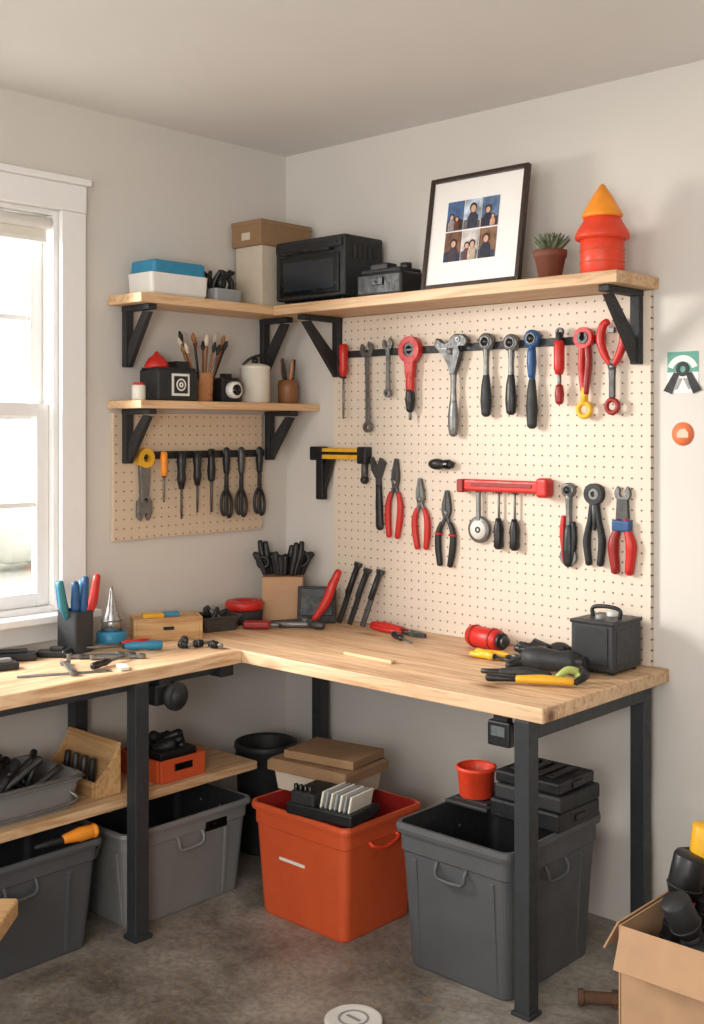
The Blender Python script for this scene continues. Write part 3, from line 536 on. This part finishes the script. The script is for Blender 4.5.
b=B(); b.cyl((-.08,0,.04),(.08,0,.04),.038,RED,b=.01,n=24); b.cyl((.08,0,.04),(.095,0,.04),.03,BLK); b.cyl((.095,0,.04),(.11,0,.04),.02,CHR2); b.torus((-.05,0,.04),.038,.004,RED2,(0,rad(90),0)); b.torus((.05,0,.04),.038,.004,RED2,(0,rad(90),0)); b.end('red_flashlight',(1.185,-.14,z0),(0,0,rad(-12)))
b=pliers(.24,YEL,.024,.3,.018,BLK2); flat(b,'pliers',1.46,-.235,-80)
flat(screwdriver(.2,YEL,.5,.016,tip=BLK),'screwdriver',1.25,-.28,75)
b=B()
for i in range(11): b.tube([(random.uniform(-.1,.1),random.uniform(-.05,.05),.014),(random.uniform(-.1,.1),random.uniform(-.05,.05),.02+random.random()*.03)],.014,random.choice([BLK,BLK2,BLK]),n=8)
b.ball((.05,0,.03),.03,BLK,(1.4,1,.9)); b.box((-.05,.0,.02),(.1,.05,.035),BLK2,bev=.008); b.end('bit_set_pile',(1.43,-.115,z0),(0,0,rad(10)))
b=B(); b.lathe([(.02,-.1),(.036,-.085),(.04,-.03),(.033,.03),(.04,.07),(.03,.1)],BLK2,(0,0,.042),(0,rad(90),0)); b.box((.09,0,.035),(.07,.06,.06),BLK,bev=.015,seg=3); b.tube([(-.06,0,.04),(-.1,-.02,.03),(-.13,-.05,.018)],[.02,.018,.014],BLK,n=10); b.end('heat_gun',(1.59,-.335,z0),(0,0,rad(10)))
b=B(); b.tube([(0,-.018,0),(0,-.02,-.09),(0,-.018,-.17)],[.014,.019,.014],YEL,flat=.8); b.tube([(0,-.018,-.16),(0,-.018,-.26)],[.011,.016],BLK,flat=.8); flat(b,'utility_knife',1.755,-.47,-62)
b=B(); b.tube([(0,-.018,0),(0,-.022,-.08),(0,-.018,-.16)],[.014,.02,.013],BLK2); b.tube([(0,-.018,-.15),(0,-.018,-.22)],[.012,.008],BLK); flat(b,'pry_tool',1.66,-.45,-70)
b=B(); b.ball((0,0,.024),.022,GRN,(1,1.2,.8)); b.tube([(0,0,.03),(-.03,-.03,.04),(-.05,-.06,.02)],[.014,.013,.010],GRN,n=8); b.tube([(.0,.0,.04),(.03,-.03,.03),(.02,-.07,.014)],[.014,.014,.01],BLK,n=8); b.end('spring_clamp',(1.74,-.39,z0))
b=B(); b.box((0,0,.09),(.16,.185,.165),STEEL,bev=.01,seg=3); b.box((0,0,.165),(.165,.19,.012),BLK,bev=.003); b.box((0,-.094,.09),(.12,.004,.12),BLK2); b.box((.081,0,.09),(.004,.14,.11),STEEL)
b.tube([(-.05,0,.17),(-.05,0,.2),(0,0,.208),(.05,0,.2),(.05,0,.17)],.007,BLK,n=8); b.cyl((.0,.04,.17),(.0,.04,.19),.02,WHT); b.cyl((0,-.04,.17),(0,-.04,.185),.014,GRYL)
for x in (-.06,.06):
    for y in (-.07,.07): b.cyl((x,y,0),(x,y,.01),.01,BLK)
b.end('portable_power_station',(1.69,-.155,z0),(0,0,rad(0)))
def sm(n,x,y,a,parts): 
    b=B(); parts(b); b.end(n,(x,y,z0),(0,0,rad(a)))
sm('sanding_block',.12,-1.42,60,lambda b:(b.box((0,0,.014),(.16,.05,.028),BLK,bev=.006),b.box((0,0,.034),(.1,.03,.012),BLK2,bev=.004)))
sm('sanding_block',.22,-1.54,75,lambda b:(b.box((0,0,.012),(.14,.06,.024),BLK2,bev=.006),b.box((.02,0,.03),(.06,.03,.014),GRY,bev=.004)))
sm('sanding_block',.16,-1.29,40,lambda b:(b.box((0,0,.012),(.10,.04,.024),BLK,bev=.006),b.box((.02,0,.03),(.05,.025,.014),BLK2,bev=.004)))
flat(wrench(.21,.018,CHR),'combination_wrench',.30,-1.33,65)
flat(wrench(.19,.016,CHR),'combination_wrench',.42,-1.08,-38)
flat(wrench(.2,.017,CHR2),'combination_wrench',.38,-1.09,-36)
flat(wrench(.2,.017,CHR),'combination_wrench',.34,-1.11,-34)
b=B(); b.box((0,0,.0015),(.30,.028,.003),CHR,bev=.0005); b.ring((.135,0,.002),.006,.003,.005,BLK,'Z'); b.end('steel_ruler',(.44,-1.42,z0),(0,0,rad(62)))
flat(screwdriver(.24,BLK,.5,.014),'screwdriver',.22,-1.28,-140)
flat(screwdriver(.24,RED,.45,.015),'screwdriver',.25,-.935,-24)
flat(screwdriver(.28,BLU2,.5,.017),'screwdriver',.34,-.945,-36)
flat(screwdriver(.2,BLK,.5,.013),'screwdriver',.46,-1.33,-160)
b=B(); b.prism([(0,0),(.03,-.005),(.035,-.07),(.005,-.075)],-.012,-.002,WHT); flat(b,'scraper',.47,-1.24,60)
for x,y,a in ((.38,-.875,20),(.40,-.82,70),(.31,-.82,-30),(.46,-.80,10)):
    sm('drill_chuck_adapter',x,y,a,lambda b:(b.cyl((-.025,0,.014),(.01,0,.014),.013,BLK),b.cyl((.008,0,.014),(.035,0,.014),.006,CHR),b.torus((-.01,0,.014),.013,.003,CHR2,(0,rad(90),0))))
b=B(); b.box((0,0,0),(.08,.03,.075),BLK,bev=.006); b.box((0,-.016,.008),(.05,.004,.03),mk('lcd_grey',(90,98,100),.3)); b.box((0,.01,.045),(.05,.03,.03),BLK2); b.end('power_switch_box',(1.67,-.725,.795))
b=B(); b.box((0,0,0),(.05,.09,.07),BLK,bev=.006); b.lathe([(.045,0),(.048,.006),(.048,.02),(.04,.028)],BLK2,(.025,.03,-.01),(0,rad(90),0)); b.lathe([(.028,.02),(.028,.034)],GRYD,(.025,.03,-.01),(0,rad(90),0)); b.box((-.0,0,.035),(.04,.05,.03),BLK2); b.end('cable_reel',(.535,-1.10,.80))
# ------------------------------------------------------------------ totes
def tote(name,X,Y,w,d,h,rot,mat,inner,label=None,handles=True,ribs=True):
    b=B(); r=.03; k=.86
    L=lambda W,Dd,z,rr=r:[(x,y,z) for x,y in rrect(W,Dd,rr,5)]
    b.loft([L(w*k,d*k,0),L(w*k+.006,d*k+.006,.008),L(w*.955,d*.955,h*.80),L(w*.975,d*.975,h*.81),L(w*.98,d*.98,h*.93),L(w*1.02,d*1.02,h*.935),L(w*1.03,d*1.03,h*.965),L(w*1.02,d*1.02,h),L(w*.975,d*.975,h)],mat,cap1=False)
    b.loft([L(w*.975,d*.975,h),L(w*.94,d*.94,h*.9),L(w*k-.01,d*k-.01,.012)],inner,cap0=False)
    if handles:
        for s,ax,o in ((-1,'y',d),(1,'y',d),(1,'x',w),(-1,'x',w)):
            hz=h*.76; off=o*.5*.965+.010
            P=[(-.055,-.006,hz+.02),(-.055,.012,hz),( -.045,.014,hz-.028),(.045,.014,hz-.028),(.055,.012,hz),(.055,-.006,hz+.02)]
            Q=[(px,s*(off-.012+py),pz) if ax=='y' else (s*(off-.012+py),px,pz) for px,py,pz in P]
            b.tube(Q,.006,mat,n=8,k=2)
    if ribs:
        sl=math.atan((.955-.86)/2*d/(h*.8)); sw=math.atan((.955-.86)/2*w/(h*.8))
        for i in (-.34,.34):
            for s in (-1,1): b.box((w*i,s*d*.4535,h*.4),(.018,.010,h*.74),mat,bev=.004,rot=(-s*sl,0,0))
        for i in (-.30,.30):
            for s in (-1,1): b.box((s*w*.4535,d*i,h*.4),(.010,.018,h*.74),mat,bev=.004,rot=(0,s*sw,0))
    if label: label(b)
    return b.end(name,(X,Y,.0005),(0,0,rad(rot)))
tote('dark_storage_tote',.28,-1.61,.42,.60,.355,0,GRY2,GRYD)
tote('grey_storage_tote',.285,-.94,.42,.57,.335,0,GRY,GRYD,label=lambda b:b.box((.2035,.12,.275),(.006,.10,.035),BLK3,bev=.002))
def lab(b):
    r=(rad(-3.4),0,0)
    b.box((-.035,-.1785,.245),(.125,.003,.072),PAPER,rot=r,bev=0); b.box((-.035,-.1805,.262),(.095,.002,.008),BLK2,bev=0,rot=r); b.box((-.055,-.1800,.240),(.05,.002,.022),RUST,bev=0,rot=r); b.box((-.01,-.1800,.24),(.03,.002,.018),GRYL,bev=0,rot=r)
    b.tube([(.232,-.08,.32),(.245,-.075,.31),(.25,-.02,.295),(.245,.05,.31),(.232,.055,.32)],.007,ORG2,n=8)
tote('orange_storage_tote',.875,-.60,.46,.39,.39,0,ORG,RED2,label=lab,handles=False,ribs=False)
tote('large_storage_tote',1.505,-.50,.435,.52,.455,0,GRY2,GRYD)
b=B(); b.loft([[(x,y,z) for x,y in rrect(w,d,.01)] for w,d,z in ((.30,.22,0),(.32,.24,.075))],CARDC); b.loft([[(x,y,z) for x,y in rrect(w,d,.01)] for w,d,z in ((.36,.27,.07),(.36,.27,.10),(.34,.25,.11))],CARDD); b.box((.02,.01,.128),(.30,.21,.03),CARDD,bev=.003,rot=(0,0,rad(4)))
b.end('flat_cardboard_box',(.755,-.515,.391),(0,0,rad(6)))
b=B(); b.box((0,0,.02),(.27,.17,.04),BLK,bev=.006); b.box((-.075,0,.055),(.10,.15,.05),BLK2,bev=.008)
for i in range(7): b.box((.0+i*.019,0,.06),(.008,.13,.07),GRYL if i%2 else CRM,bev=.002,rot=(0,rad(12),0))
for i in range(4): b.cyl((-.11+i*.02,-.06,.06),(-.11+i*.02,-.06,.1),.008,BLK3)
b.end('socket_set_case',(.965,-.71,.391),(0,0,rad(8)))
b=B(); 
for i,(w,d,h) in enumerate(((.26,.24,.06),(.25,.23,.05),(.24,.21,.04))):
    z=sum((.06,.05,.04)[:i]); b.box((.01*(i%2),0,z+h/2),(w,d,h-.001),BLK if i%2==0 else BLK2,bev=.008,seg=3); b.box((0,-d/2,z+h/2),(.05,.01,.02),BLK3); b.box((w/2,0,z+h/2),(.01,.06,.02),BLK3)
for i in range(4): b.box((-.07+i*.045,0,.152),(.03,.14,.006),BLK3)
b.end('tool_case_stack',(1.61,-.40,.456),(0,0,rad(0)))
b=B(); b.box((0,0,.006),(.17,.26,.012),GRYD,bev=.003); b.box((0,0,.014),(.13,.2,.006),BLK2); b.end('plastic_lid',(1.375,-.38,.456))
b=B(); b.lathe([(.052,0),(.056,.004),(.062,.085),(.068,.09),(.068,.1),(.060,.102),(.056,.09),(.046,.01),(.001,.01)],ORG2); b.end('orange_cup',(1.36,-.43,.474))
b=B(); b.lathe([(.10,0),(.105,.01),(.122,.4),(.128,.41),(.128,.43),(.118,.435),(.114,.42),(.098,.02),(.001,.02)],BLK2); b.torus((0,0,.38),.125,.004,CHR2,(rad(75),0,rad(40)),a0=180,a1=360); b.end('black_bucket',(.235,-.34,.0005))
zsft=.4605
b=B(); b.loft([[(x,y,z) for x,y in rrect(w,d,.03)] for w,d,z in ((.28,.36,0),(.31,.40,.09),(.33,.42,.095),(.33,.42,.11),(.30,.39,.11),(.27,.35,.01))],GRY)
for i in range(26): b.tube([(random.uniform(-.12,.12),random.uniform(-.16,.16),.05),(random.uniform(-.13,.13),random.uniform(-.17,.17),.13+random.random()*.05)],random.uniform(.01,.018),random.choice([BLK,BLK2,CHR2,BLK]),n=8)
b.tube([(.145,-.16,.06),(.175,-.15,.03),(.175,.15,.03),(.145,.16,.06)],.006,CHR,n=8); b.tube([(.165,-.2,.106),(.172,0,.110),(.165,.2,.106)],.005,CHR,n=8)
b.end('tool_tray',(.30,-1.565,zsft))
b=B(); w,d,h=.30,.1,.17
b.box((0,0,.006),(w-.02,d-.002,.012),WB); b.box((0,d/2,h/2),(w-.014,.012,h),WB); b.box((0,-d/2,h*.15),(w-.014,.012,h*.3),WB)
for sx in (-1,1): b.prism([(-d/2,0),(d/2,0)]+[(d/2-.1*t,h*(1-.7*t**.6)) for t in (0,.2,.4,.6,.8,1)],-.006,.006,WB,M=Matrix.Translation((sx*w/2,0,0))@Matrix.Rotation(rad(90),4,'Z'))
for i in range(4): b.tube([(-.1+i*.05,0,.015),(-.1+i*.05,.01,.10)],.012,random.choice([BLK,CHR2,BLK2]),n=8)
b.end('wooden_organizer',(.27,-1.24,zsft))
b=B(); w,d,h=.24,.20,.08
for x in (-w/2,w/2): b.box((x,0,h/2),(.01,d,h),ORG,bev=.003)
for y in (-d/2,d/2): b.box((0,y,h/2),(w-.012,.01,h),ORG,bev=.003)
b.box((0,0,.005),(w-.012,d-.012,.01),ORG); b.box((w/2+.006,0,h*.6),(.004,.08,.025),BLK3)
b.box((0,0,.085),(.20,.16,.03),BLK,bev=.006)
for i in range(12): b.tube([(random.uniform(-.08,.08),random.uniform(-.07,.07),.09),(random.uniform(-.08,.08),random.uniform(-.07,.07),.11+random.random()*.03)],random.uniform(.012,.02),random.choice([BLK,BLK2]),n=8)
b.end('orange_tool_bin',(.34,-.95,zsft))
b=B(); b.tube([(0,-.024,0),(0,-.024,-.04),(0,-.022,-.1)],[.022,.024,.015],YORG); b.tube([(0,-.02,-.09),(0,-.02,-.2)],[.012,.008],BLK2); b.lathe([(.02,0),(.024,.012),(.018,.02)],YORG,(0,-.024,0),n=14)
b.end('yellow_handled_driver',(.478,-1.345,.356),(rad(-90),0,rad(-4)))
b=B(); b.lathe([(.08,0),(.084,.003),(.084,.008),(.078,.012),(.07,.010),(.001,.010)],WHT,n=40); b.ring((0,0,.0115),.045,.038,.001,GRYL,'Z'); b.box((0,0,.0115),(.05,.01,.001),GRYL,bev=0); b.end('paint_can_lid',(1.43,-1.11,.0005))
b=B(); b.cyl((-.05,0,.02),(.05,0,.02),.018,RUST); b.cyl((.04,0,.02),(.07,0,.02),.026,RUST,n=6); b.ring((-.05,0,.02),.024,.012,.015,RUST,'X'); b.end('rusty_pipe_fitting',(1.90,-.56,.006),(0,0,rad(35)))
b=B(); w,d,h,t=.50,.36,.40,.005
for x in (-w/2,w/2): b.box((x,0,h/2),(t,d,h),CARD,bev=.001)
for y in (-d/2,d/2): b.box((0,y,h/2),(w-.012,t,h),CARD,bev=.001)
b.box((0,0,.004),(w-.012,d-.012,t),CARDI,bev=0)
b.box((-w/2-.028,0,h-.035),(.09,d-.01,t),CARD,rot=(0,rad(-62),0),bev=.001)
b.box((0,-d/2-.02,h-.05),(w-.01,t,.11),CARD,rot=(rad(-22),0,0),bev=.001)
b.box((0,d/2+.025,h+.03),(w-.01,t,.1),CARD,rot=(rad(-40),0,0),bev=.001)
b.box((w/2+.035,0,h-.028),(.1,d-.01,t),CARD,rot=(0,rad(50),0),bev=.001)
b.end('open_cardboard_box',(2.385,-.67,.0005))
b=B(); b.box((0,0,.15),(.40,.28,.29),GRYD,bev=.03,seg=3); b.tube([(-.15,-.1,.30),(0,-.05,.34),(.1,.08,.32)],[.04,.05,.04],GRYD); b.tube([(-.15,.08,.30),(-.05,.1,.33),(.05,-.08,.32)],[.03,.04,.04],BLK2); b.end('folded_work_apron',(2.39,-.66,.006))
def torch(name,X,Y,Z,m,rx,ry,s=1,body=None):
    b=B(); body=body or m
    b.lathe([(.001,-.2*s),(.026*s,-.2*s),(.030*s,-.18*s),(.028*s,-.02*s),(.031*s,.0),(.031*s,.02*s)],body)
    b.lathe([(.030*s,.015*s),(.038*s,.035*s),(.040*s,.04*s),(.040*s,.115*s),(.037*s,.12*s),(.001,.122*s)],m)
    for z in (-.14,-.11,-.08,-.05): b.torus((0,0,z*s),.0285*s,.003,BLK2)
    b.torus((0,0,.045*s),.040*s,.003,BLK2); b.box((.029*s,0,-.0),(.008,.018,.04),RED if m is BLK else BLK); b.end(name,(X,Y,Z),(rad(rx),rad(ry),0))
torch('black_flashlight',2.20,-.64,.41,BLK,-8,10,1.15); torch('black_flashlight',2.28,-.73,.37,BLK2,24,-14,1.0)
torch('yellow_flashlight',2.235,-.57,.475,YEL,-6,4,1.15,BLK); torch('black_flashlight',2.19,-.54,.42,BLK,-14,-14,.9)
b=B(); b.box((0,0,.425),(.34,.34,.05),WB,bev=.008)
for x in (-.09,.09):
    for y in (-.09,.09): b.cyl((x,y,0),(x*.9,y*.9,.405),.018,WB)
b.end('wooden_stool',(.925,-2.125,.0005),(0,0,rad(43)))
# ------------------------------------------------------------------ light
w=D.worlds.new('sky'); S.world=w; w.use_nodes=True; bg=w.node_tree.nodes['Background']
bg.inputs[0].default_value=(1.0,.975,.945,1); bg.inputs[1].default_value=1.75
def area(name,loc,target,sx,sy,e,col):
    l=D.lights.new(name,'AREA'); l.shape='RECTANGLE'; l.size=sx; l.size_y=sy; l.energy=e; l.color=col
    o=D.objects.new(name,l); S.collection.objects.link(o); o.location=loc; o.rotation_euler=(Vector(target)-Vector(loc)).to_track_quat('-Z','Y').to_euler(); return o
area('window_daylight',(-1.5,-2.9,2.5),(1.2,-.3,1.3),1.3,1.3,340,(1,.97,.93))
area('room_fill',(1.6,-4.6,2.8),(1.2,-.6,1.0),.9,.9,28,(1,.95,.88))  # added general fill from behind the camera, no fixture modelled
area('ceiling_fill',(3.4,-4.2,1.7),(1.9,-1.8,2.9),.8,.8,48,(1,.97,.93))  # added off-view uplight, there only to brighten the ceiling
